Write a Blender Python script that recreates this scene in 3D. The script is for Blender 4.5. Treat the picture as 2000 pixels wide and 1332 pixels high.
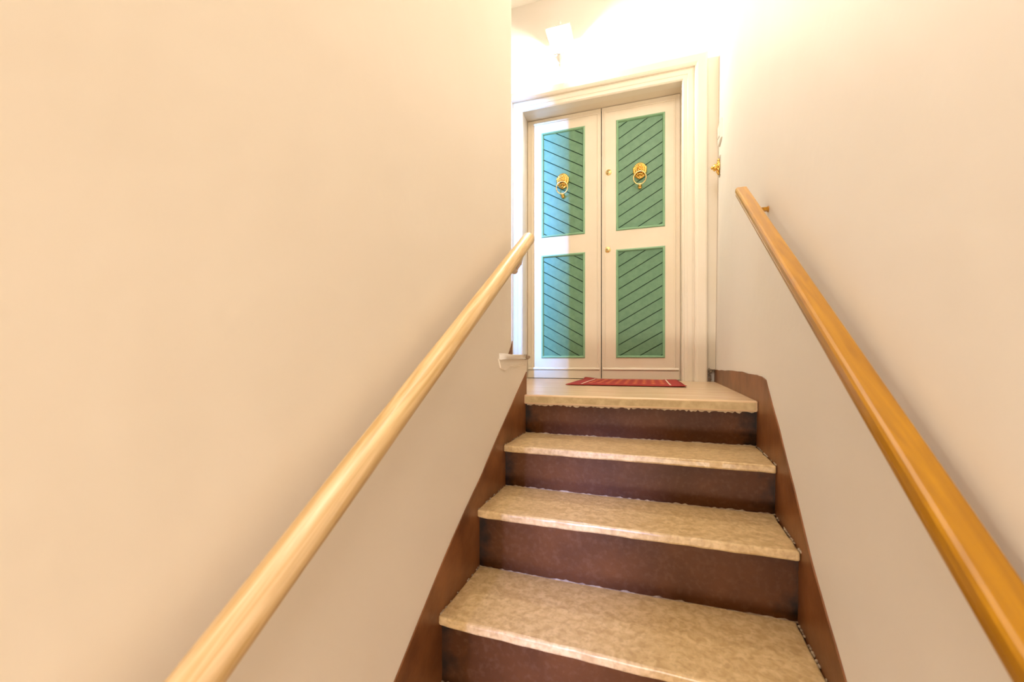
import bpy, bmesh, math, random
from mathutils import Vector, Matrix
random.seed(7)
scene = bpy.context.scene
for o in list(bpy.data.objects): bpy.data.objects.remove(o)

# ------------------------------------------------------------------ camera
cam = bpy.data.cameras.new('camera')
cam_ob = bpy.data.objects.new('camera', cam); scene.collection.objects.link(cam_ob)
cam_ob.location = (0, 0, 0)
cam_ob.rotation_euler = (math.pi/2, 0, 0.318)
cam.sensor_width = 36.0; cam.sensor_fit = 'HORIZONTAL'
cam.lens = 802.3/2000*36
cam.shift_y = (703.34-666)/2000
cam.clip_start = 0.02; cam.clip_end = 60
cam.dof.use_dof = True; cam.dof.focus_distance = 2.4; cam.dof.aperture_fstop = 4.0
scene.camera = cam_ob

# ------------------------------------------------------------------ world, lights, exposure
scene.view_settings.view_transform = 'Standard'
scene.view_settings.look = 'None'
scene.view_settings.gamma = 1
scene.view_settings.use_curve_mapping = False
scene.view_settings.exposure = 0.06
w = bpy.data.worlds.new('world'); scene.world = w; w.use_nodes = True
w.node_tree.nodes['Background'].inputs[0].default_value = (0.55, 0.7, 1.0, 1)
w.node_tree.nodes['Background'].inputs[1].default_value = 0.05

LAMP = Vector((-0.612, 2.985, 0))        # plan position of the lantern
def light(name, kind, loc, energy, color, **kw):
    d = bpy.data.lights.new(name, kind); d.energy = energy; d.color = color
    for k, v in kw.items(): setattr(d, k, v)
    o = bpy.data.objects.new(name, d); scene.collection.objects.link(o); o.location = loc
    return o
def aim(o, target):
    o.rotation_euler = (Vector(target)-Vector(o.location)).to_track_quat('-Z', 'Y').to_euler()
# the lantern's bulb
light('lantern_bulb_light', 'POINT', (LAMP.x, LAMP.y, 2.345), 122, (1.0, 0.93, 0.82), shadow_soft_size=0.035)
# soft overhead fill, added out of view to brighten the stairwell walls
l = light('stair_overhead_fill', 'AREA', (-0.06, 0.5, 2.74), 37, (1.0, 0.90, 0.80), shape='RECTANGLE', size=0.5, size_y=2.2)
# unseen fill added low behind the camera to lift the lower walls
l = light('lower_stair_fill', 'AREA', (-0.05, -2.2, -0.95), 50, (1.0, 0.90, 0.80), shape='DISK', size=0.35)
aim(l, (-0.05, 1.0, -0.45))
# daylight strip on the door, narrowed by an added slit wall
l = light('window_daylight', 'SPOT', (-2.44, -0.5, 2.70), 2700, (0.12, 0.38, 1.0), shadow_soft_size=0.035, spot_size=math.radians(30), spot_blend=0.2)
aim(l, (-0.9, 3.15, 0.9))
# daylight from behind the camera, cut to a beam by an added doorway
l = light('street_daylight', 'SPOT', (-0.39, -6.0, 0.85), 4200, (0.40, 0.46, 1.0), shadow_soft_size=0.12, spot_size=math.radians(30), spot_blend=0.2)
aim(l, (-0.1, -2.6, 0.0))

# ------------------------------------------------------------------ materials
def mat(name, col, rough=0.6, col2=None, scale=4.0, stretch=(1,1,1), detail=4, bump=0.0, bscale=None, metallic=0.0,
        lo=0.35, hi=0.65, coat=0.0, speck=None, speck_scale=60, speck_amt=0.5, distort=0.0, spec=0.5, bdist=0.01):
    m = bpy.data.materials.new(name); m.use_nodes = True
    nt = m.node_tree; N = nt.nodes; L = nt.links
    b = N['Principled BSDF']
    b.inputs['Base Color'].default_value = (*col, 1)
    b.inputs['Roughness'].default_value = rough
    b.inputs['Metallic'].default_value = metallic
    b.inputs['Specular IOR Level'].default_value = spec
    if coat: b.inputs['Coat Weight'].default_value = coat; b.inputs['Coat Roughness'].default_value = 0.12
    tc = N.new('ShaderNodeTexCoord'); mp = N.new('ShaderNodeMapping')
    L.new(tc.outputs['Object'], mp.inputs[0]); mp.inputs['Scale'].default_value = stretch
    out = None
    if col2:
        n = N.new('ShaderNodeTexNoise'); n.inputs['Scale'].default_value = scale; n.inputs['Detail'].default_value = detail
        n.inputs['Distortion'].default_value = distort
        L.new(mp.outputs[0], n.inputs['Vector'])
        r = N.new('ShaderNodeValToRGB')
        r.color_ramp.elements[0].position = lo; r.color_ramp.elements[0].color = (*col, 1)
        r.color_ramp.elements[1].position = hi; r.color_ramp.elements[1].color = (*col2, 1)
        L.new(n.outputs['Fac'], r.inputs[0]); out = r.outputs[0]
        L.new(out, b.inputs['Base Color'])
    if speck:
        n2 = N.new('ShaderNodeTexNoise'); n2.inputs['Scale'].default_value = speck_scale; n2.inputs['Detail'].default_value = 3
        L.new(mp.outputs[0], n2.inputs['Vector'])
        r2 = N.new('ShaderNodeValToRGB')
        r2.color_ramp.elements[0].position = 0.50; r2.color_ramp.elements[0].color = (0,0,0,1)
        r2.color_ramp.elements[1].position = 0.68; r2.color_ramp.elements[1].color = (speck_amt,)*3+(1,)
        L.new(n2.outputs['Fac'], r2.inputs[0])
        mx = N.new('ShaderNodeMix'); mx.data_type = 'RGBA'
        L.new(r2.outputs[0], mx.inputs[0])
        if out: L.new(out, mx.inputs[6])
        else: mx.inputs[6].default_value = (*col, 1)
        mx.inputs[7].default_value = (*speck, 1)
        L.new(mx.outputs[2], b.inputs['Base Color'])
    if bump:
        nb = N.new('ShaderNodeTexNoise'); nb.inputs['Scale'].default_value = bscale or scale; nb.inputs['Detail'].default_value = 5
        L.new(mp.outputs[0], nb.inputs['Vector'])
        bp = N.new('ShaderNodeBump'); bp.inputs['Strength'].default_value = bump; bp.inputs['Distance'].default_value = bdist
        L.new(nb.outputs['Fac'], bp.inputs['Height']); L.new(bp.outputs[0], b.inputs['Normal'])
    return m

M = {}
M['plaster'] = mat('plaster', (0.82,0.745,0.63), 0.55, (0.845,0.77,0.66), 1.6, bump=0.28, bscale=4, bdist=0.02, spec=0.3)
M['plaster_right'] = mat('plaster_right', (0.84,0.79,0.72), 0.55, (0.865,0.815,0.75), 1.6, bump=0.28, bscale=4, bdist=0.02, spec=0.3)
M['ceiling'] = mat('ceiling_paint', (0.84,0.80,0.74), 0.8)
M['brown'] = mat('brown_skirting_paint', (0.125,0.042,0.010), 0.42, (0.25,0.095,0.028), 7, bump=0.3, bscale=30, bdist=0.004, detail=6)
M['riser'] = mat('brown_riser_paint', (0.062,0.020,0.005), 0.5, (0.10,0.034,0.008), 5, bump=0.35, bscale=40, bdist=0.003, detail=6,
                 speck=(0.30,0.20,0.13), speck_scale=70, speck_amt=0.06, spec=0.16)
M['stone'] = mat('beige_stone', (0.45,0.30,0.135), 0.36, (0.62,0.445,0.235), 50, detail=8, speck=(0.34,0.22,0.10), speck_scale=110, speck_amt=0.45, bump=0.12, bscale=60, bdist=0.002, distort=0.6)
M['marble'] = mat('landing_marble', (0.60,0.42,0.24), 0.27, (0.68,0.50,0.31), 3, stretch=(1,7,1), detail=7, speck=(0.55,0.32,0.20), speck_scale=5, speck_amt=0.55, distort=0.8)
M['stone_front'] = mat('weathered_stone_edge', (0.40,0.29,0.14), 0.75, (0.52,0.39,0.21), 35, detail=7, bump=0.4, bscale=50, bdist=0.003)
M['mortar'] = mat('old_mortar', (0.42,0.33,0.23), 0.9, (0.22,0.15,0.10), 60, bump=0.6, bscale=90, bdist=0.004)
M['mortar_light'] = mat('pale_mortar', (0.55,0.42,0.27), 0.9, (0.40,0.29,0.18), 60, bump=0.6, bscale=90, bdist=0.004)
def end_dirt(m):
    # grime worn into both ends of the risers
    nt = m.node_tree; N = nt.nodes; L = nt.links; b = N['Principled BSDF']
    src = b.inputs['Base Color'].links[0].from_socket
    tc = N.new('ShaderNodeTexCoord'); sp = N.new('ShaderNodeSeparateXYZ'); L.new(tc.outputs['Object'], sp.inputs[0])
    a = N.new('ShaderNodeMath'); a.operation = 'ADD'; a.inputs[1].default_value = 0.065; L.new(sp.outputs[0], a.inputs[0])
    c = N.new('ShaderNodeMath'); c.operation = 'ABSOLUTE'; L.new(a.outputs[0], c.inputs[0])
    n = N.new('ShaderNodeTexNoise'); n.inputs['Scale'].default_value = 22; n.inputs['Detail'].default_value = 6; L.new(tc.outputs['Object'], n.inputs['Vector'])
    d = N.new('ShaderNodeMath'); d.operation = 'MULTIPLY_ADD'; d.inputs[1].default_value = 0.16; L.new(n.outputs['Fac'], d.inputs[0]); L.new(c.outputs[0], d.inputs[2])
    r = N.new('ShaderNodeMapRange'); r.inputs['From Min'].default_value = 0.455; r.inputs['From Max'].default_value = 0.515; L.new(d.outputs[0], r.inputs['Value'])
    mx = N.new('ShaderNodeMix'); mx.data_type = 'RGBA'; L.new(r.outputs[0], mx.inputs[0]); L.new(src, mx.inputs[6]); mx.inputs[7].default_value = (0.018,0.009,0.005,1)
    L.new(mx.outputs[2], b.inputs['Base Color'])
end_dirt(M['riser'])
M['cream'] = mat('cream_door_paint', (0.80,0.70,0.54), 0.36, (0.82,0.725,0.57), 6, bump=0.08, bscale=25, bdist=0.003)
M['casing'] = mat('cream_casing_paint', (0.82,0.74,0.60), 0.42, (0.84,0.765,0.64), 5, bump=0.1, bscale=20, bdist=0.003)
M['green'] = mat('sage_green_paint', (0.115,0.255,0.145), 0.45, (0.14,0.29,0.168), 30, bump=0.25, bscale=120, bdist=0.002, stretch=(1,1,1))
M['green_light'] = mat('light_green_paint', (0.25,0.46,0.27), 0.4)
M['green_dark'] = mat('dark_green_groove', (0.010,0.045,0.025), 0.8)
M['dark'] = mat('dark_gap', (0.05,0.035,0.025), 0.9)
M['ash'] = mat('pale_ash_wood', (0.58,0.37,0.14), 0.38, (0.76,0.55,0.28), 10, stretch=(9,0.45,9), detail=4, distort=0.7, bump=0.05, bscale=10, coat=0.15, lo=0.38, hi=0.62)
M['oak'] = mat('orange_varnished_wood', (0.34,0.145,0.0), 0.30, (0.50,0.235,0.001), 9, stretch=(6,0.5,6), detail=5, distort=1.2, coat=0.12, lo=0.3, hi=0.7)
M['brass'] = mat('polished_brass', (0.83,0.52,0.14), 0.20, metallic=1.0)
M['brass_pale'] = mat('pale_brass', (0.92,0.74,0.36), 0.22, metallic=1.0)
M['brass_dark'] = mat('dark_keyway', (0.10,0.06,0.02), 0.5)
M['metal_grey'] = mat('grey_metal', (0.45,0.42,0.38), 0.35, metallic=0.8)
M['white_metal'] = mat('white_painted_metal', (0.80,0.78,0.73), 0.4)
M['plastic'] = mat('white_plastic', (0.80,0.77,0.70), 0.35)
M['bracket'] = mat('bracket_paint', (0.62,0.50,0.38), 0.5)
M['mat_red'] = mat('red_woven_mat', (0.60,0.085,0.028), 0.9, (0.72,0.19,0.06), 26, stretch=(1,3,1), bump=0.5, bscale=250, bdist=0.003)
M['mat_border'] = mat('dark_red_border', (0.33,0.022,0.016), 0.9, bump=0.5, bscale=250, bdist=0.003)
M['mat_white'] = mat('cream_mat_thread', (0.80,0.62,0.48), 0.9)
def glass_mat():
    m = bpy.data.materials.new('frosted_lantern_glass'); m.use_nodes = True
    nt = m.node_tree; N = nt.nodes; L = nt.links
    for n in list(N): N.remove(n)
    o = N.new('ShaderNodeOutputMaterial'); a = N.new('ShaderNodeBsdfTransparent'); t = N.new('ShaderNodeBsdfTranslucent')
    a.inputs[0].default_value = (0.96,0.95,0.92,1); t.inputs[0].default_value = (0.95,0.93,0.88,1)
    mx = N.new('ShaderNodeMixShader'); mx.inputs[0].default_value = 0.35
    L.new(a.outputs[0], mx.inputs[1]); L.new(t.outputs[0], mx.inputs[2]); L.new(mx.outputs[0], o.inputs[0])
    return m
M['glass'] = glass_mat()
def emit_mat():
    m = bpy.data.materials.new('glowing_bulb'); m.use_nodes = True
    b = m.node_tree.nodes['Principled BSDF']
    b.inputs['Emission Color'].default_value = (1,0.9,0.75,1); b.inputs['Emission Strength'].default_value = 25
    return m
M['bulb'] = emit_mat()

# ------------------------------------------------------------------ helpers
def link(name, me, m, parent=None, smooth=False):
    o = bpy.data.objects.new(name, me); scene.collection.objects.link(o)
    if m is not None and not me.materials: me.materials.append(m)
    if parent: o.parent = parent
    if smooth:
        for p in me.polygons: p.use_smooth = True
    return o
def obj(name, bm, m, parent=None, smooth=False, bevel=0, seg=2, angle=40):
    bmesh.ops.recalc_face_normals(bm, faces=bm.faces)
    me = bpy.data.meshes.new(name); bm.to_mesh(me); bm.free()
    o = link(name, me, m, parent, smooth)
    if bevel:
        md = o.modifiers.new('bevel', 'BEVEL'); md.width = bevel; md.segments = seg; md.limit_method = 'ANGLE'; md.angle_limit = math.radians(angle)
    return o
def tag(o, label=None, cat=None, group=None, kind=None):
    for k, v in (('label', label), ('category', cat), ('group', group), ('kind', kind)):
        if v: o[k] = v
    return o
def empty(name, loc=(0,0,0)):
    o = bpy.data.objects.new(name, None); scene.collection.objects.link(o); o.location = loc
    o.empty_display_size = 0.05
    return o
def box(bm, x0, x1, y0, y1, z0, z1):
    vs = [bm.verts.new((x, y, z)) for x in (x0, x1) for y in (y0, y1) for z in (z0, z1)]
    for f in ((0,1,3,2),(4,6,7,5),(0,4,5,1),(2,3,7,6),(0,2,6,4),(1,5,7,3)): bm.faces.new([vs[i] for i in f])
def prism(bm, pts, d):
    """closed polygon pts (3D) pushed along vector d"""
    d = Vector(d); a = [bm.verts.new(p) for p in pts]; b = [bm.verts.new(Vector(p)+d) for p in pts]
    n = len(pts); bm.faces.new(a); bm.faces.new(list(reversed(b)))
    for i in range(n): bm.faces.new((a[i], b[i], b[(i+1)%n], a[(i+1)%n]))
def lathe(bm, prof, origin=(0,0,0), axis='Z', n=20, mtx=None):
    rings = []
    for r, h in prof:
        ring = []
        for i in range(n):
            a = 2*math.pi*i/n
            if axis == 'Z': p = Vector((r*math.cos(a), r*math.sin(a), h))
            elif axis == 'Y': p = Vector((r*math.cos(a), h, r*math.sin(a)))
            else: p = Vector((h, r*math.cos(a), r*math.sin(a)))
            if mtx: p = mtx @ p
            ring.append(bm.verts.new(p+Vector(origin)))
        rings.append(ring)
    for a, b in zip(rings, rings[1:]):
        for i in range(n): bm.faces.new((a[i], a[(i+1)%n], b[(i+1)%n], b[i]))
    bm.faces.new(rings[0]); bm.faces.new(list(reversed(rings[-1])))
def tube(bm, path, r, n=12, closed=False):
    path = [Vector(p) for p in path]; rings = []; m = len(path)
    rr = r if isinstance(r, (list, tuple)) else [r]*m
    for i, p in enumerate(path):
        if closed: t = path[(i+1)%m]-path[i-1]
        else: t = path[min(i+1, m-1)]-path[max(i-1, 0)]
        t.normalize()
        u = t.cross(Vector((0,0,1)) if abs(t.z) < 0.9 else Vector((0,1,0))).normalized(); v = t.cross(u)
        rings.append([bm.verts.new(p+u*rr[i]*math.cos(2*math.pi*k/n)+v*rr[i]*math.sin(2*math.pi*k/n)) for k in range(n)])
    prs = list(zip(rings, rings[1:]+rings[:1])) if closed else list(zip(rings, rings[1:]))
    for a, b in prs:
        if closed and a is rings[-1]:
            off = min(range(n), key=lambda k: (a[0].co-b[k].co).length)
            for i in range(n): bm.faces.new((a[i], a[(i+1)%n], b[(i+1+off)%n], b[(i+off)%n]))
        else:
            for i in range(n): bm.faces.new((a[i], a[(i+1)%n], b[(i+1)%n], b[i]))
    if not closed: bm.faces.new(rings[0]); bm.faces.new(list(reversed(rings[-1])))
def ball(bm, c, s, u=12, v=8, rot=None):
    mt = Matrix.Translation(c)
    if rot: mt = mt @ rot
    bmesh.ops.create_uvsphere(bm, u_segments=u, v_segments=v, radius=1, matrix=mt @ Matrix.Diagonal((*s, 1)))
def rough_line(a, b, n, j):
    """points between plan points a and b, jittered sideways by up to j"""
    a, b = Vector(a), Vector(b); d = b-a; nrm = Vector((-d.y, d.x)).normalized()
    return [a+d*(i/n)+nrm*(random.uniform(-j, j) if 0 < i < n else 0) for i in range(n)]

# ------------------------------------------------------------------ structure: shell of the stairwell and landing
ZL = -0.146                 # landing level
ZC = 2.81                   # ceiling
ZF = -1.69                  # foot of the stairs
def XR(y, z): return 0.311+0.042*y+0.0115*z
bm = bmesh.new()
ny, nz = 24, 12
g = []
for side in (0, 1):
    s = []
    for i in range(ny+1):
        y = -2.7+(3.32+2.7)*i/ny
        s.append([bm.verts.new((XR(y, ZF-0.1+(ZC+0.1-ZF+0.1)*j/nz)+0.15*side, y, ZF-0.1+(ZC+0.1-ZF+0.1)*j/nz)) for j in range(nz+1)])
    g.append(s)
for s in (0, 1):
    for i in range(ny):
        for j in range(nz): bm.faces.new((g[s][i][j], g[s][i+1][j], g[s][i+1][j+1], g[s][i][j+1]))
for i in range(ny):
    for j in (0, nz): bm.faces.new((g[0][i][j], g[0][i+1][j], g[1][i+1][j], g[1][i][j]))
for j in range(nz):
    for i in (0, ny): bm.faces.new((g[0][i][j], g[0][i][j+1], g[1][i][j+1], g[1][i][j]))
tag(obj('wall_right', bm, M['plaster_right'], smooth=False), 'white plaster wall to the right of the steps', kind='structure')

bm = bmesh.new()
box(bm, -1.444, -0.5, -2.7, 1.515, ZF-0.1, ZC+0.05)
tag(obj('wall_left', bm, M['plaster'], bevel=0.006, seg=3), 'cream plaster wall to the left of the steps, ending at the landing', kind='structure')
# low wall between steps and landing, below the broken ledge
bm = bmesh.new()
prism(bm, [(-0.4992,1.38,ZF), (-0.4992,1.712,ZF), (-0.4992,1.712,-0.06), (-0.4992,1.728,-0.02), (-0.4992,1.735,0.004), (-0.4992,1.38,0.004)], (-0.13,0,0))
for v in bm.verts:
    if v.co.y < 1.4 and v.co.x > -0.55: v.co.x -= 0.0016
tag(obj('trim_1', bm, M['plaster'], bevel=0.003), 'low plastered wall end carrying the broken ledge beside the landing', kind='structure')

bm = bmesh.new(); box(bm, -2.9, 0.70, -2.75, 3.45, ZC, ZC+0.12)
tag(obj('ceiling', bm, M['ceiling']), 'white ceiling over landing and stairs', kind='structure')
bm = bmesh.new(); box(bm, -2.9, 0.70, -2.75, 1.0, ZF-0.12, ZF)
tag(obj('floor', bm, M['stone']), 'stone floor at the foot of the stairs', kind='structure')
# wall with the double door
bm = bmesh.new()
box(bm, -2.9, -0.925, 3.12, 3.34, ZL-0.1, ZC+0.02); box(bm, 0.236, 0.62, 3.12, 3.34, ZL-0.1, ZC+0.02)
box(bm, -0.925, 0.236, 3.12, 3.34, 1.945, ZC+0.02); box(bm, -0.925, 0.236, 3.255, 3.34, ZL-0.1, 1.945)
tag(obj('wall_back', bm, M['plaster_right']), 'white plaster wall around the green and cream double door', kind='structure')
bm = bmesh.new(); box(bm, -2.9, -2.78, -2.75, 3.34, ZL-0.2, ZC+0.02)
tag(obj('wall_far_left', bm, M['plaster']), 'plaster wall at the far left end of the landing', kind='structure')
# wall at the stair foot; unseen doorway and leaf added to cut the daylight
bm = bmesh.new()
box(bm, -0.5, -0.385, -2.75, -2.6, ZF, ZC); box(bm, 0.17, 0.42, -2.75, -2.6, ZF, ZC); box(bm, -0.385, 0.17, -2.75, -2.6, 0.35, ZC)
box(bm, -2.9, -1.444, -2.75, -2.6, ZL-0.2, ZC)
tag(obj('wall_front', bm, M['plaster']), 'plaster wall behind the viewer, with an added opening for the daylight beam', kind='structure')
d3 = tag(empty('beam_mask_door', (0.17, -2.66, ZF)), 'unseen door leaf added to narrow the daylight beam on the steps', kind='structure')
bm = bmesh.new(); box(bm, -0.40, 0, -0.02, 0.02, 0.0, 2.04); obj('leaf', bm, M['cream'], d3, bevel=0.003)
bm = bmesh.new(); tube(bm, [(-0.35,0.02,1.0),(-0.35,0.06,1.0),(-0.25,0.06,1.0)], 0.008); obj('door_handle', bm, M['brass'], d3, smooth=True)

# unseen partition added behind the left wall; its slit trims the door's daylight
bm = bmesh.new()
box(bm, -2.78, -2.172, 0.18, 0.22, ZL, ZC); box(bm, -2.092, -1.444, 0.18, 0.22, ZL, ZC)
box(bm, -2.172, -2.092, 0.18, 0.22, ZL, 2.15); box(bm, -2.172, -2.092, 0.18, 0.22, 2.62, ZC)
tag(obj('beam_slit_wall', bm, M['plaster']), 'unseen slit wall added in the passage to shape the daylight strip on the door', kind='structure')
# painted skirtings beside the steps
def skirting(name, pts, side, label):
    bm = bmesh.new()
    if side < 0: prism(bm, [(-0.4995, y, z) for y, z in pts], (0.0035, 0, 0))
    else:
        a = [bm.verts.new((XR(y, z)-0.0035, y, z)) for y, z in pts]; b = [bm.verts.new((XR(y, z)+0.004, y, z)) for y, z in pts]
        bm.faces.new(a); bm.faces.new(list(reversed(b))); n = len(pts)
        for i in range(n): bm.faces.new((a[i], b[i], b[(i+1)%n], a[(i+1)%n]))
        bmesh.ops.triangulate(bm, faces=[f for f in bm.faces if len(f.verts) > 4])
    return tag(obj(name, bm, M['brown']), label, kind='structure')
def wobble(pts, n=5, j=0.0025):
    out = []
    for (a, b), (c, d) in zip(pts, pts[1:]):
        for i in range(n):
            out.append((a+(c-a)*i/n+random.uniform(-j, j)*0.5, b+(d-b)*i/n+random.uniform(-j, j)))
    return out+[pts[-1]]
topL = wobble([(1.711,-0.050), (1.50,-0.178), (1.298,-0.300), (1.216,-0.356), (1.057,-0.446), (0.964,-0.503), (0.732,-0.667), (0.2,-1.02), (-0.6,-1.55)], j=0.001)
skirting('baseboard_left', topL+[(-0.6, ZF), (0.75, ZF), (1.711, -0.9)], -1, 'brown painted stepped skirting on the left wall')
topR = wobble([(3.115,-0.066), (2.6,-0.060)], 4, 0.003)+wobble([(2.6,-0.060), (2.157,-0.052), (1.742,-0.053), (1.63,-0.056), (1.557,-0.066)], 3, 0.003)\
     + wobble([(1.557,-0.066), (1.466,-0.138), (1.374,-0.203), (1.294,-0.273), (1.211,-0.338), (1.081,-0.453), (1.024,-0.491), (0.884,-0.583), (0.4,-0.95), (-0.6,-1.62)], 3, 0.0008)
skirting('baseboard_right', topR+[(-0.6, ZF), (0.75, ZF), (1.70, -0.9), (3.115, -0.9)], 1, 'brown painted skirting on the right wall, rising to the landing')
bm = bmesh.new()
prism(bm, [(-0.4995,1.5145,0.006), (-0.4995,1.5145,0.074), (-0.4995,1.507,0.058), (-0.4995,1.488,0.036), (-0.4995,1.466,0.020), (-0.4995,1.463,0.006)], (0.003,0,0))
tag(obj('trim_2', bm, M['brown']), 'small brown painted triangle at the foot of the left wall end', kind='structure')

# broken ledge: a stone end with rough plaster below
led = tag(empty('stone_ledge', (-0.5, 1.55, 0.004)), 'broken pale stone ledge sticking out of the left wall beside the landing', 'ledge')
def lumpy(x0, x1, y0, y1, z0, z1, nx, nyy, nzz, j):
    bm = bmesh.new()
    bmesh.ops.create_cube(bm, size=1, matrix=Matrix.Translation(((x0+x1)/2, (y0+y1)/2, (z0+z1)/2)) @ Matrix.Diagonal((x1-x0, y1-y0, z1-z0, 1)))
    bmesh.ops.subdivide_edges(bm, edges=bm.edges, cuts=4, use_grid_fill=True)
    for v in bm.verts: v.co += Vector((random.uniform(-j, j), random.uniform(-j, j), random.uniform(-j, j)))
    return bm
obj('slab', lumpy(-0.09, 0.010, -0.175, 0.125, -0.001, 0.019, 4, 4, 4, 0.0022), M['plaster_right'], led, smooth=True)
obj('broken_tip', lumpy(-0.08, 0.009, 0.10, 0.195, 0.000, 0.018, 4, 4, 4, 0.0035), M['mortar'], led, smooth=True)
bm = bmesh.new()
prism(bm, [(-0.004,-0.190,0.0), (-0.004,0.175,-0.002), (-0.004,0.155,-0.026), (-0.004,0.08,-0.024), (-0.004,0.02,-0.032), (-0.004,-0.06,-0.027), (-0.004,-0.12,-0.042), (-0.004,-0.17,-0.032)], (0.008,0,0))
bmesh.ops.subdivide_edges(bm, edges=bm.edges, cuts=2)
for v in bm.verts: v.co.x += random.uniform(-0.002, 0.002)
obj('rough_plaster', bm, M['plaster'], led, bevel=0.003)

# ------------------------------------------------------------------ staircase
st = tag(empty('staircase', (0, 0.9, ZF)), 'old staircase of beige stone treads and dark brown risers', 'stairs')
off = Vector(st.location)
def place(o):
    o.location = -off
    return o
fronts = [  # (z top, y left, y right, nosing thickness)
    (-0.146, 1.672, 1.662, 0.040), (-0.310, 1.408, 1.386, 0.024), (-0.460, 1.162, 1.150, 0.024), (-0.640, 0.915, 0.893, 0.024),
    (-0.817, 0.668, 0.645, 0.024), (-0.992, 0.42, 0.40, 0.024), (-1.167, 0.17, 0.15, 0.024), (-1.342, -0.08, -0.10, 0.024), (-1.517, -0.33, -0.35, 0.024)]
for k, (z, yl, yr, th) in enumerate(fronts):
    bm = bmesh.new()
    xr = XR(yr, z)
    if k == 0:
        out = rough_line((-0.4985, yl), (xr-0.004, yr), 14, 0.0006)+[Vector((xr-0.004, yr))]
        out += [Vector((XR(y, z)-0.002, y)) for y in (2.2, 2.7, 3.21)]
        out += [Vector((-2.78, 3.21)), Vector((-2.78, -0.6)), Vector((-1.444, -0.6)), Vector((-1.444, 1.517)), Vector((-0.632, 1.517)), Vector((-0.632, 1.714)), Vector((-0.4985, 1.714))]
    else:
        zb, ybl, ybr, _ = fronts[k-1]
        out = rough_line((-0.4975, yl), (xr-0.005, yr), 24, 0.0014)
        out += rough_line((xr-0.005, yr), (XR(ybr, z)-0.005, ybr+0.035), 8, 0.0018)
        out += rough_line((XR(ybr, z)-0.004, ybr+0.035), (-0.4975, ybl+0.035), 4, 0)
        out += rough_line((-0.4975, ybl+0.035), (-0.4975, yl), 8, 0.0016)
    prism(bm, [(p.x, p.y, z) for p in out], (0, 0, -th))
    for v in bm.verts:
        if k and v.co.x < -0.47 and v.co.y < yl+0.03: v.co.y += 0.004
        v.co.z += random.uniform(-0.0008, 0.0008)
    if k == 0:
        bmesh.ops.recalc_face_normals(bm, faces=bm.faces)
        for f in bm.faces:
            f.normal_update()
            if f.normal.y < -0.9 and f.calc_center_median().x > -0.5: f.material_index = 1
        fl = tag(obj('floor', bm, M['marble'], bevel=0.007, seg=3, angle=60), 'polished beige marble landing in front of the double door', kind='structure')
        fl.data.materials.append(M['stone_front']); fl.modifiers['bevel'].material = 0
    else: place(obj('tread', bm, M['stone'], st, bevel=0.006, seg=3, angle=60))
    # riser below this tread
    znext = fronts[k+1][0] if k+1 < len(fronts) else ZF
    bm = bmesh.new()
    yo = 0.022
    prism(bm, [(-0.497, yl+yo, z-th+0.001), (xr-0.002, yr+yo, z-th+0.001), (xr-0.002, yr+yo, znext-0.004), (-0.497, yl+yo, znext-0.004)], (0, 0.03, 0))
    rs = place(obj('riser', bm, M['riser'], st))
    # crumbly mortar along the foot of the riser and under the nosing
    if k < 5:
        bm = bmesh.new(); n = 90; bot = []; top = []
        for i in range(n+1):
            t = i/n; x = -0.495+(xr-0.004+0.495)*t; y = yl+(yr-yl)*t+yo-0.0015
            hh = max(0.0006, random.gauss(0.0022, 0.0015)) if random.random() < 0.75 else 0.0004
            bot.append(bm.verts.new((x, y-0.003, znext-0.001))); top.append(bm.verts.new((x, y, znext+hh)))
        for i in range(n): bm.faces.new((bot[i], bot[i+1], top[i+1], top[i]))
        place(tag(obj('mortar_joint', bm, M['mortar'], st)))
        if k == 0:
            bm = bmesh.new(); n = 110; bot = []; top = []; b2 = []
            for i in range(n+1):
                t = i/n; x = -0.485+(xr-0.015+0.485)*t; y = yl+(yr-yl)*t
                hh = abs(random.gauss(0.003, 0.0026))
                top.append(bm.verts.new((x, y+0.003, z-th+0.003))); bot.append(bm.verts.new((x, y+0.007, z-th-hh))); b2.append(bm.verts.new((x, y+yo, z-th-hh*0.6)))
            for i in range(n): bm.faces.new((top[i], top[i+1], bot[i+1], bot[i])); bm.faces.new((bot[i], bot[i+1], b2[i+1], b2[i]))
            place(obj('mortar_edge', bm, M['mortar_light'], st))
# scraps of plaster and dirt along both ends of the steps
def crumbs(name, spots, m, parent, s=0.004):
    bm = bmesh.new()
    for p in spots:
        ball(bm, p, (random.uniform(.4,1)*s, random.uniform(.5,1.6)*s, random.uniform(.4,1)*s), 6, 4)
    o = obj(name, bm, m, parent); o['kind'] = 'stuff'
    return o
sp = []
for k in range(1, 5):
    z, yl, yr, th = fronts[k]; yb = fronts[k-1][2]
    for i in range(26):
        y = random.uniform(yr, yb+0.02); sp.append((XR(y, z)-0.005, y, z+0.0005))
    for i in range(12):
        y = random.uniform(yl, fronts[k-1][1]+0.02); sp.append((-0.4945, y, z+0.0005))
place(crumbs('plaster_crumbs', sp, M['mortar'], st))

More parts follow.
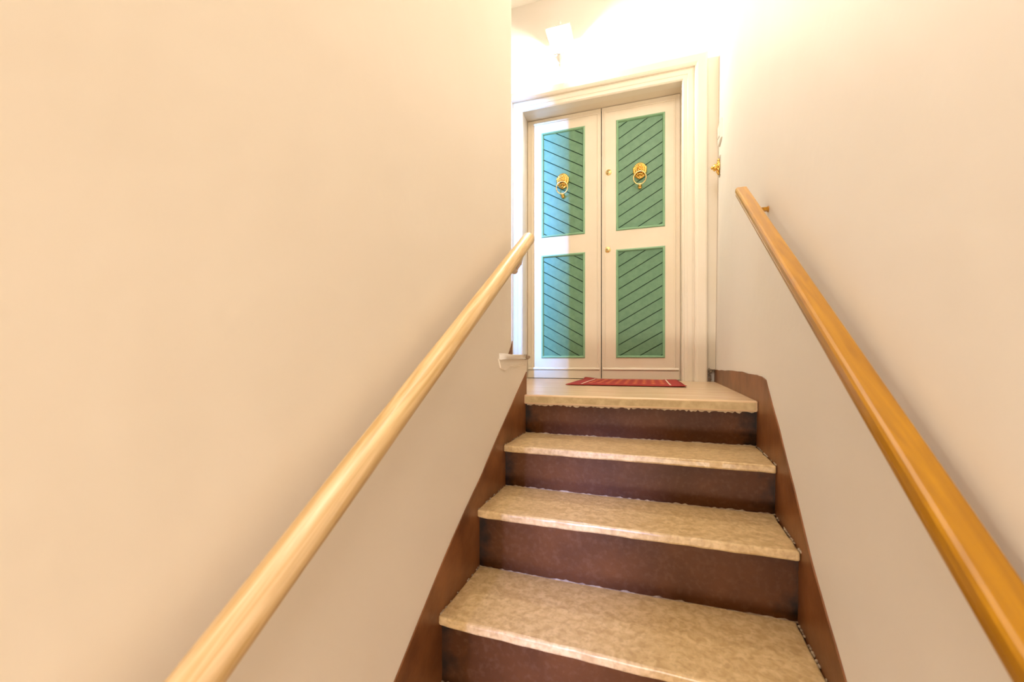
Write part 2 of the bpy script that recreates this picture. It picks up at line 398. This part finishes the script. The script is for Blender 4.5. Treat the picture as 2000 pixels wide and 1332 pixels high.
# ------------------------------------------------------------------ door casing
xL, xRr, zT = -0.921, 0.228, 1.930
prof = [(0,3.125),(0,3.062),(0.007,3.055),(0.012,3.0535),(0.016,3.056),(0.034,3.056),(0.037,3.053),(0.062,3.053),(0.072,3.058),(0.078,3.060),(0.080,3.046),
        (0.088,3.040),(0.100,3.036),(0.146,3.036),(0.154,3.040),(0.160,3.050),(0.160,3.125)]
bm = bmesh.new(); rows = []
for d, y in prof:
    rows.append([bm.verts.new(p) for p in ((xL-d, y, ZL-0.002), (xL-d, y, zT+d*0.98), (xRr+d, y, zT+d*0.98), (xRr+d, y, ZL-0.002))])
for a, b in zip(rows, rows[1:]):
    for i in range(3): bm.faces.new((a[i], a[i+1], b[i+1], b[i]))
tag(obj('trim_3', bm, M['casing']), 'moulded cream door casing around the double door', kind='structure')
# deep reveal between casing and leaves
bm = bmesh.new()
box(bm, xL-0.02, xL, 3.1245, 3.25, ZL-0.002, zT+0.015); box(bm, xRr, xRr+0.02, 3.1245, 3.25, ZL-0.002, zT+0.015); box(bm, xL, xRr, 3.1245, 3.25, zT, zT+0.015)
tag(obj('trim_4', bm, M['cream']), 'cream wooden reveal lining the doorway', kind='structure')
bm = bmesh.new(); prism(bm, [(0.386,3.094,ZL+0.08), (XR(3.1,ZL)+0.006,3.094,ZL+0.08), (XR(3.1,2.07)+0.006,3.094,2.072), (0.386,3.094,2.072)], (0,0.031,0))
tag(obj('trim_5', bm, M['casing'], bevel=0.004), 'narrow cream batten between casing and right wall', kind='structure')
sp = [(random.uniform(0.398, 0.414), random.uniform(3.06, 3.09), random.uniform(ZL, ZL+0.09)) for i in range(34)]
cr = crumbs('crumbled_plaster', sp, M['mortar'], None, 0.006); tag(cr, 'crumbling grey plaster in the gap at the foot of the door casing', 'plaster', kind='stuff')

# ------------------------------------------------------------------ double door
def clip(poly, nx, nz, c):
    """keep nx*x+nz*z <= c"""
    out = []
    for i in range(len(poly)):
        p, q = poly[i], poly[(i+1)%len(poly)]; a = nx*p[0]+nz*p[1]-c; b = nx*q[0]+nz*q[1]-c
        if a <= 0: out.append(p)
        if (a < 0 < b) or (b < 0 < a):
            t = a/(a-b); out.append((p[0]+(q[0]-p[0])*t, p[1]+(q[1]-p[1])*t))
    return out
YF = 3.200
def leaf(name, x0, x1, px0, px1, rise, phases, label):
    d = tag(empty(name, (x0, YF, ZL)), label, kind='structure')
    O = Vector(d.location)
    def P(n, bm, m, par=d, **k):
        o = obj(n, bm, m, par, **k)
        o.location = -O if par is d else (0,0,0)
        return o
    zb, zt = ZL+0.003, zT-0.004
    pz = [(0.016, 0.836), (0.978, 1.815)]
    bm = bmesh.new()
    box(bm, x0, px0, YF, YF+0.045, zb, zt); box(bm, px1, x1, YF, YF+0.045, zb, zt)
    box(bm, px0, px1, YF, YF+0.045, zb, pz[0][0]); box(bm, px0, px1, YF, YF+0.045, pz[0][1], pz[1][0]); box(bm, px0, px1, YF, YF+0.045, pz[1][1], zt)
    P('leaf_frame', bm, M['cream'])
    # raised bead running round the leaf above the bottom board
    bx0, bx1, bz0, bz1 = x0+0.036, x1-0.036, -0.068, zt-0.040
    if rise < 0: bx0, bx1 = x0+0.040, x1-0.028
    else: bx0, bx1 = x0+0.028, x1-0.040
    bm = bmesh.new()
    for i in range(4):
        pass
    bpr = [(0, 0), (0, -0.004), (0.003, -0.0065), (0.008, -0.0065), (0.011, -0.004), (0.011, 0)]
    rows = [[bm.verts.new(p) for p in ((bx0-e, YF+y, bz0), (bx0-e, YF+y, bz1+e), (bx1+e, YF+y, bz1+e), (bx1+e, YF+y, bz0))] for e, y in bpr]
    for a, b in zip(rows, rows[1:]):
        for i in range(3): bm.faces.new((a[i], a[i+1], b[i+1], b[i]))
    P('bead', bm, M['cream'])
    bm = bmesh.new()
    prism(bm, [(x0+0.008, YF, -0.078), (x0+0.008, YF-0.010, -0.077), (x0+0.008, YF-0.014, -0.070), (x0+0.008, YF-0.010, -0.060), (x0+0.008, YF, -0.056)], (x1-x0-0.016, 0, 0))
    P('drip_moulding', bm, M['cream'], bevel=0.001)
    bm = bmesh.new(); box(bm, x0+0.008, x1-0.008, YF-0.006, YF, zb+0.002, -0.080)
    P('bottom_board', bm, M['cream'], bevel=0.001)
    for (z0, z1), ph in zip(pz, phases):
        bm = bmesh.new(); box(bm, px0-0.001, px1+0.001, YF+0.013, YF+0.035, z0-0.001, z1+0.001)
        pan = P('panel_back', bm, M['green_dark'])
        # moulding
        mp = [(0, 0.012), (0, -0.002), (0.004, -0.008), (0.010, -0.009), (0.015, -0.004), (0.018, 0.004), (0.018, 0.012)]
        bm = bmesh.new()
        rows = [[bm.verts.new(p) for p in ((px0+e, YF+y, z0+e), (px0+e, YF+y, z1-e), (px1-e, YF+y, z1-e), (px1-e, YF+y, z0+e))] for e, y in mp]
        for a, b in zip(rows, rows[1:]):
            for i in range(4): bm.faces.new((a[i], a[(i+1)%4], b[(i+1)%4], b[i]))
        P('panel_moulding', bm, M['green_light'], pan)
        # diagonal planks
        a0, a1, c0, c1 = px0+0.016, px1-0.016, z0+0.016, z1-0.016
        rect = [(a0, c0), (a1, c0), (a1, c1), (a0, c1)]
        pitch = 0.0845; m = 0.577*rise; gap = 0.0062
        for k in range(-16, 16):
            zc = ph+k*pitch            # groove height at the panel's left edge
            lo, hi = zc+gap/2, zc+pitch-gap/2
            pl = clip(rect, -m, 1, hi-m*a0)       # z - m x <= hi - m a0
            pl = clip(pl, m, -1, -(lo-m*a0)) if pl else pl
            if len(pl) < 3: continue
            dy = random.uniform(-0.0006, 0.0006)
            bm = bmesh.new(); prism(bm, [(x, YF+0.006+dy, z) for x, z in pl], (0, 0.0065, 0))
            P('plank', bm, M['green'], pan, bevel=0.0012, seg=1)
    return d
dl = leaf('door_1', -0.918, -0.3365, -0.805, -0.458, -1, (0.790, 1.772), 'left leaf of the cream double door with green planked panels')
dr = leaf('door_2', -0.3295, 0.226, -0.224, 0.124, 1, (0.7886, 1.7587), 'right leaf of the cream double door with green planked panels and two locks')
bm = bmesh.new(); box(bm, -0.92, 0.227, 3.2455, 3.256, ZL, zT)
tag(obj('trim_6', bm, M['dark']), 'dark rebate behind the joint of the door leaves', kind='structure')
bm = bmesh.new(); box(bm, -0.918, 0.226, 3.203, 3.245, ZL-0.001, ZL+0.0028)
tag(obj('trim_7', bm, M['dark']), 'dark threshold gap under the door leaves', kind='structure')

def knocker(door, cx, ztop):
    O = Vector(door.location)
    Y = YF+0.004
    c = Vector((cx, Y, ztop-0.055))
    bm = bmesh.new()
    def B(dx, dy, dz, sx, sy, sz, u=12, v=8): ball(bm, c+Vector((dx, -dy, dz)), (sx, sy, sz), u, v)
    B(0, 0.004, 0, 0.047, 0.012, 0.055, 20, 12)                       # back plate
    for i in range(17):                                               # mane of locks
        a = math.radians(-35+250*i/16)
        B(0.040*math.cos(a), 0.012, 0.006+0.045*math.sin(a), 0.011, 0.010, 0.013)
    for i in range(13):
        a = math.radians(-20+220*i/12)
        B(0.028*math.cos(a), 0.020, 0.008+0.034*math.sin(a), 0.009, 0.010, 0.010)
    B(0, 0.020, 0.010, 0.029, 0.018, 0.032, 16, 10)                   # skull
    B(0, 0.030, 0.032, 0.016, 0.010, 0.011)                           # forehead tuft
    for s in (-1, 1):
        B(s*0.041, 0.016, 0.018, 0.010, 0.007, 0.014)                 # ears
        B(s*0.013, 0.036, 0.018, 0.010, 0.006, 0.004)                 # brows
        B(s*0.013, 0.035, 0.010, 0.0055, 0.005, 0.004)                # eyes
        B(s*0.009, 0.041, -0.006, 0.011, 0.012, 0.008)                # cheeks of the muzzle
        B(s*0.021, 0.026, -0.010, 0.009, 0.010, 0.016)                # jowls
        B(s*0.013, 0.026, -0.030, 0.009, 0.010, 0.010)
    B(0, 0.040, 0.006, 0.006, 0.013, 0.013)                           # nose bridge
    B(0, 0.050, 0.000, 0.008, 0.006, 0.005)                           # nose
    B(0, 0.032, -0.030, 0.014, 0.014, 0.010, 14, 8)                   # lower jaw
    B(0, 0.022, -0.043, 0.010, 0.009, 0.010)                          # beard
    k = obj('door_knocker', bm, M['brass'], door, smooth=True); k.location = -O
    k['label'] = 'brass lion head door knocker with ring'
    bm = bmesh.new(); ball(bm, c+Vector((0, -0.039, -0.0165)), (0.015, 0.006, 0.004))
    obj('mouth', bm, M['brass_dark'], k, smooth=True)
    rc = c+Vector((0, -0.044, -0.062)); R = 0.044
    bm = bmesh.new()
    pts = []
    for i in range(40):
        a = 2*math.pi*i/40
        pts.append(rc+Vector((R*math.cos(a), 0.012*math.sin(a)*-1, 0.043*math.sin(a))))
    tube(bm, pts, 0.0046, 10, closed=True)
    ball(bm, rc+Vector((0, 0.012, -0.043)), (0.013, 0.007, 0.008))
    obj('ring', bm, M['brass_pale'], k, smooth=True)
    bm = bmesh.new()
    lathe(bm, [(0.016,0.0),(0.016,-0.004),(0.011,-0.010),(0.010,-0.018),(0.012,-0.022),(0.008,-0.026),(0.001,-0.027)], (cx, Y, rc.z-0.046), 'Y', 18)
    ball(bm, Vector((cx, Y-0.008, rc.z-0.058)), (0.014, 0.010, 0.012))
    obj('strike_plate', bm, M['brass'], k, smooth=True)
knocker(dl, -0.631, 1.460); knocker(dr, -0.052, 1.458)
def lock(door, x, z, label):
    O = Vector(door.location); bm = bmesh.new()
    lathe(bm, [(0.0225,0),(0.0225,-0.003),(0.020,-0.006),(0.0135,-0.0065),(0.0125,-0.009),(0.001,-0.0095)], (x, YF, z), 'Y', 28)
    k = obj('lock_cylinder', bm, M['brass_pale'], door, smooth=True); k.location = -O; k['label'] = label
    bm = bmesh.new(); box(bm, x-0.0018, x+0.0018, YF-0.0105, YF-0.009, z-0.009, z+0.006); ball(bm, Vector((x-0.003, YF-0.0092, z+0.004)), (0.004,0.0012,0.004))
    obj('keyhole', bm, M['brass_dark'], k)
lock(dr, -0.279, 1.428, 'upper round brass lock'); lock(dr, -0.286, 0.840, 'lower round brass lock')

# ------------------------------------------------------------------ red mat
mt = tag(empty('doormat', (-0.12, 2.75, ZL)), 'flat red woven doormat with dark red border and one turned-up corner', 'doormat')
O = Vector(mt.location)
def matpatch(x0, x1, y0, y1, z, m, name, par, lift=True, nx=26, ny=18):
    bm = bmesh.new(); rows = []
    def zz(x, y):
        h = 0.0015+0.0012*math.sin(x*19)*math.sin(y*13+1)
        dcorner = max(0, 0.11-math.hypot(x+0.455, y-3.15))
        h += dcorner**1.3*0.38
        dc2 = max(0, 0.07-math.hypot(x-0.205, y-2.36)); h += dc2*0.08
        return h
    for i in range(nx+1):
        col = []
        for j in range(ny+1):
            u, v = i/nx, j/ny; x = x0+(x1-x0)*u; y = y0+(y1-y0)*v
            col.append(bm.verts.new((x, y, ZL+0.0032+zz(x, y)*0.6+z)))
        rows.append(col)
    for i in range(nx):
        for j in range(ny): bm.faces.new((rows[i][j], rows[i+1][j], rows[i+1][j+1], rows[i][j+1]))
    o = obj(name, bm, m, par, smooth=True); o.location = -O
    sd = o.modifiers.new('thick', 'SOLIDIFY'); sd.thickness = 0.003 if z == 0 else 0.001; sd.offset = -1 if z == 0 else 0
    return o
matpatch(-0.45, 0.200, 2.36, 3.17, 0, M['mat_border'], 'border', mt)
matpatch(-0.385, 0.135, 2.39, 3.13, 0.0016, M['mat_red'], 'field', mt)
for x in (-0.372, 0.118): matpatch(x, x+0.009, 2.42, 3.10, 0.0034, M['mat_white'], 'stripe', mt, nx=1)
matpatch(-0.36, 0.11, 3.09, 3.11, 0.0034, M['mat_white'], 'stripe', mt, ny=1)
bm = bmesh.new()
for i in range(9):                                   # woven lozenges in the field
    x = -0.33+i*0.052
    for y in (2.55, 2.70, 2.85, 3.0):
        hh = ZL+0.0082
        v = [bm.verts.new((x-0.018, y, hh)), bm.verts.new((x, y-0.04, hh)), bm.verts.new((x+0.018, y, hh)), bm.verts.new((x, y+0.04, hh))]
        bm.faces.new(v)
o = obj('lozenge_pattern', bm, mat('orange_thread', (0.72,0.20,0.06), 0.9), mt); o.location = -O; o['kind'] = 'stuff'

# ------------------------------------------------------------------ wall lantern above the door
ln = tag(empty('wall_lantern', (LAMP.x, 3.12, 2.40)), 'white lantern wall lamp with glowing glass above the door', 'wall lamp')
O = Vector(ln.location)
def PL(n, bm, m, par=ln, **k):
    o = obj(n, bm, m, par, **k); o.location = -O+Vector((0,0,-0.09)) if par is ln else (0,0,0); return o
cx, cy = LAMP.x, LAMP.y
zb, zt2 = 2.325, 2.485; DZ = -0.09; wb, wt = 0.033, 0.084
bm = bmesh.new()
for s in range(4):                                   # corner bars and rims
    a = math.radians(45+90*s)
    p0 = Vector((cx+wb*1.414*math.cos(a), cy+wb*1.414*math.sin(a), zb)); p1 = Vector((cx+wt*1.414*math.cos(a), cy+wt*1.414*math.sin(a), zt2))
    tube(bm, [p0, p1], 0.0045, 8)
    b = math.radians(45+90*(s+1))
    tube(bm, [p0, (cx+wb*1.414*math.cos(b), cy+wb*1.414*math.sin(b), zb)], 0.0045, 8)
    tube(bm, [p1, (cx+wt*1.414*math.cos(b), cy+wt*1.414*math.sin(b), zt2)], 0.0055, 8)
fr = PL('lantern_frame', bm, M['white_metal'])
for s in range(4):
    a, b = math.radians(45+90*s), math.radians(135+90*s)
    bm = bmesh.new(); q = [(cx+wb*1.39*math.cos(a), cy+wb*1.39*math.sin(a), zb), (cx+wb*1.39*math.cos(b), cy+wb*1.39*math.sin(b), zb),
                           (cx+wt*1.39*math.cos(b), cy+wt*1.39*math.sin(b), zt2), (cx+wt*1.39*math.cos(a), cy+wt*1.39*math.sin(a), zt2)]
    bm.faces.new([bm.verts.new(p) for p in q]); PL('glass_pane', bm, M['glass'])
def sqlathe(bm, prof):
    rings = []
    for r, h in prof: rings.append([bm.verts.new((cx+r*sx, cy+r*sy, h)) for sx, sy in ((1,1),(-1,1),(-1,-1),(1,-1))])
    for a, b in zip(rings, rings[1:]):
        for i in range(4): bm.faces.new((a[i], a[(i+1)%4], b[(i+1)%4], b[i]))
    bm.faces.new(rings[0]); bm.faces.new(rings[-1])
bm = bmesh.new(); sqlathe(bm, [(0.086,2.485), (0.090,2.490), (0.074,2.500), (0.052,2.520), (0.026,2.540), (0.016,2.545)])
PL('cap', bm, M['white_metal'], bevel=0.002)
bm = bmesh.new(); lathe(bm, [(0.014,2.545),(0.016,2.550),(0.007,2.556),(0.006,2.566),(0.011,2.572),(0.011,2.578),(0.004,2.584),(0.004,2.592),(0.001,2.600)], (cx,cy,0), n=14)
PL('top_finial', bm, M['white_metal'], smooth=True)
bm = bmesh.new(); lathe(bm, [(0.031,2.325),(0.028,2.318),(0.022,2.306),(0.018,2.296),(0.008,2.288),(0.006,2.276),(0.011,2.270),(0.009,2.262),(0.003,2.252),(0.003,2.242),(0.001,2.236)], (cx,cy,0), n=16)
PL('bottom_finial', bm, M['white_metal'], smooth=True)
bm = bmesh.new(); lathe(bm, [(0.045,3.122),(0.045,3.112),(0.036,3.106),(0.012,3.104)], (cx,0,2.30), 'Y', 20)
PL('wall_plate', bm, M['white_metal'], smooth=True)
bm = bmesh.new(); tube(bm, [(cx,3.105,2.300),(cx,3.07,2.270),(cx,3.03,2.262),(cx,3.0,2.275),(cx,cy,2.30)], 0.006, 10)
PL('arm', bm, M['white_metal'], smooth=True)
bm = bmesh.new(); lathe(bm, [(0.008,2.330),(0.009,2.352),(0.008,2.362)], (cx,cy,0), n=14); hd = PL('bulb_holder', bm, M['white_metal'], smooth=True)
bm = bmesh.new(); ball(bm, (cx,cy,2.385), (0.018,0.018,0.022), 16, 10); PL('bulb', bm, M['bulb'], hd, smooth=True)
for o_ in [x for x in scene.objects if x.name == 'bulb']: o_.visible_shadow = True

# ------------------------------------------------------------------ left handrail: round pale wood
def rail_frame(p, slope):
    """local Y runs up along the rail"""
    a = math.atan(slope)
    return Vector(p), a
lr = tag(empty('left_handrail', (-0.43, 0.90, 0.467-0.647*0.613)), 'round pale wooden handrail on the left wall', 'handrail')
lr.name = 'handrail'
ang = math.atan(0.647); lr.rotation_euler = (ang, 0, 0)
top_s = 0.613/math.cos(ang); bot_s = -1.75
bm = bmesh.new(); R = 0.0245; n = 32
prf = [(0.001, bot_s)]+[(R, bot_s+0.01)]+[(R*(1+0.012*math.sin(i*1.7)), bot_s+(top_s-bot_s)*i/30) for i in range(1, 30)]+[(R, top_s-0.012), (R*0.93, top_s-0.005), (R*0.75, top_s), (R*0.45, top_s+0.0025), (0.001, top_s+0.003)]
lathe(bm, prf, (0,0,0), 'Y', n)
obj('rail', bm, M['ash'], lr, smooth=True)
def loc_of(empt, a, p):
    return Matrix.Rotation(-a, 4, 'X') @ (Vector(p)-Vector(empt.location))
for yb in (1.40, -0.35, -1.2):
    zr = 0.467+0.647*(yb-1.513)
    bm = bmesh.new()
    tube(bm, [(-0.497,yb,zr-0.075),(-0.475,yb,zr-0.078),(-0.448,yb,zr-0.070),(-0.434,yb,zr-0.050),(-0.43,yb+0.006,zr-0.022)], 0.0095, 12)
    ball(bm, (-0.452, yb, zr-0.074), (0.013,0.013,0.012))
    for v in bm.verts: v.co = loc_of(lr, ang, v.co)
    k = obj('bracket', bm, M['bracket'], lr, smooth=True)
    bm = bmesh.new(); lathe(bm, [(0.026,-0.4995),(0.026,-0.494),(0.010,-0.490)], (0,yb,zr-0.075), 'X', 18)
    for v in bm.verts: v.co = loc_of(lr, ang, v.co)
    obj('wall_rosette', bm, M['bracket'], k, smooth=True)

# ------------------------------------------------------------------ right handrail: squared orange wood, moulded edge
sl = 0.693; ang2 = math.atan(sl)
rr = tag(empty('handrail', (0.30, 1.651, 0.62)), 'squared orange varnished wooden handrail with grooved edge on the right wall', 'handrail')
yaw = -math.atan(0.0212)
rr.rotation_euler = (Matrix.Rotation(yaw, 3, 'Z') @ Matrix.Rotation(ang2, 3, 'X')).to_euler()
MI = (Matrix.Translation(rr.location) @ Matrix.Rotation(yaw, 4, 'Z') @ Matrix.Rotation(ang2, 4, 'X')).inverted()
ht = 0.033; wd = 0.037
pf = [(0.0005,-0.006),(0.003,-0.002),(0.007,0.0),(wd-0.004,0.0),(wd-0.001,-0.001),(wd,-0.005),(wd,-ht+0.004),(wd-0.004,-ht),(0.006,-ht),(0.0035,-ht+0.003),(0.003,-ht+0.010),(0.0055,-ht+0.0115),(0.0055,-ht+0.0135),(0.0,-ht+0.016)]
bm = bmesh.new(); rings = []
L0 = -2.9
ys = [0.0, -0.004]+[-0.05-i*0.15 for i in range(19)]+[L0]
for i, y in enumerate(ys):
    k = 0.92 if i == 0 else 1.0
    rings.append([bm.verts.new((wd/2+(x-wd/2)*k, y+(0.0 if i > 0 else 0), -ht/2+(z+ht/2)*k)) for x, z in pf])
for a, b in zip(rings, rings[1:]):
    for i in range(len(pf)): bm.faces.new((a[i], a[(i+1)%len(pf)], b[(i+1)%len(pf)], b[i]))
bm.faces.new(rings[0]); bm.faces.new(rings[-1])
bmesh.ops.recalc_face_normals(bm, faces=bm.faces)
obj('rail', bm, M['oak'], rr, bevel=0.0015, seg=2, angle=35)
for yb in (1.56, 0.62, -0.6):
    zr = 0.62+sl*(yb-1.651)
    xw = XR(yb, zr); xr0 = 0.265+0.0212*yb
    bm = bmesh.new()
    box(bm, xr0+0.022, xw+0.002, yb-0.008, yb+0.008, zr-0.062, zr-0.050); box(bm, xr0+0.022, xr0+0.034, yb-0.008, yb+0.008, zr-0.054, zr-0.034)
    for v in bm.verts: v.co = MI @ v.co
    k = obj('bracket', bm, M['oak'], rr, bevel=0.002)
    bm = bmesh.new(); lathe(bm, [(0.010,0.001),(0.010,-0.003),(0.008,-0.005)], (xw,yb,zr-0.056), 'X', 18)
    for v in bm.verts: v.co = MI @ v.co
    obj('wall_rosette', bm, M['oak'], k, smooth=True)

# ------------------------------------------------------------------ switch plate and brass bell push on the right wall
sw = tag(empty('switch_plate', (XR(2.9,1.45), 2.92, 1.46)), 'white plastic switch plate on the right wall above the brass bell push', 'switch')
bm = bmesh.new(); box(bm, -0.011, 0.003, -0.065, 0.065, -0.062, 0.062); obj('plate', bm, M['plastic'], sw, bevel=0.004)
bm = bmesh.new(); box(bm, -0.015, -0.010, -0.020, 0.020, -0.030, 0.022); obj('rocker', bm, M['plastic'], sw, bevel=0.002)
bm = bmesh.new(); lathe(bm, [(0.004,-0.0105),(0.004,-0.013),(0.001,-0.0135)], (0,0.045,-0.020), 'X', 10); obj('screw', bm, M['metal_grey'], sw)
bl = tag(empty('bell_push', (XR(2.95,1.25), 2.95, 1.255)), 'ornate brass bell push on the right wall beside the door casing', 'bell push')
bm = bmesh.new()
prism(bm, [(0.002,-0.022,-0.062),(0.002,0.022,-0.062),(0.002,0.034,-0.03),(0.002,0.034,0.03),(0.002,0.022,0.066),(0.002,-0.022,0.066),(0.002,-0.034,0.03),(0.002,-0.034,-0.03)], (-0.008,0,0))
obj('backplate', bm, M['metal_grey'], bl, bevel=0.002)
bm = bmesh.new(); lathe(bm, [(0.032,-0.006),(0.034,-0.010),(0.026,-0.016),(0.018,-0.020),(0.020,-0.026),(0.024,-0.032),(0.018,-0.040),(0.009,-0.046),(0.010,-0.052),(0.001,-0.056)], (0,0,-0.004), 'X', 20)
for i in range(8):
    a = 2*math.pi*i/8; ball(bm, (-0.013, 0.027*math.cos(a), -0.004+0.030*math.sin(a)), (0.009,0.009,0.010), 8, 6)
ball(bm, (-0.010, 0, 0.040), (0.008,0.012,0.014)); ball(bm, (-0.010, 0, -0.045), (0.008,0.010,0.010))
obj('rose', bm, M['brass'], bl, smooth=True)
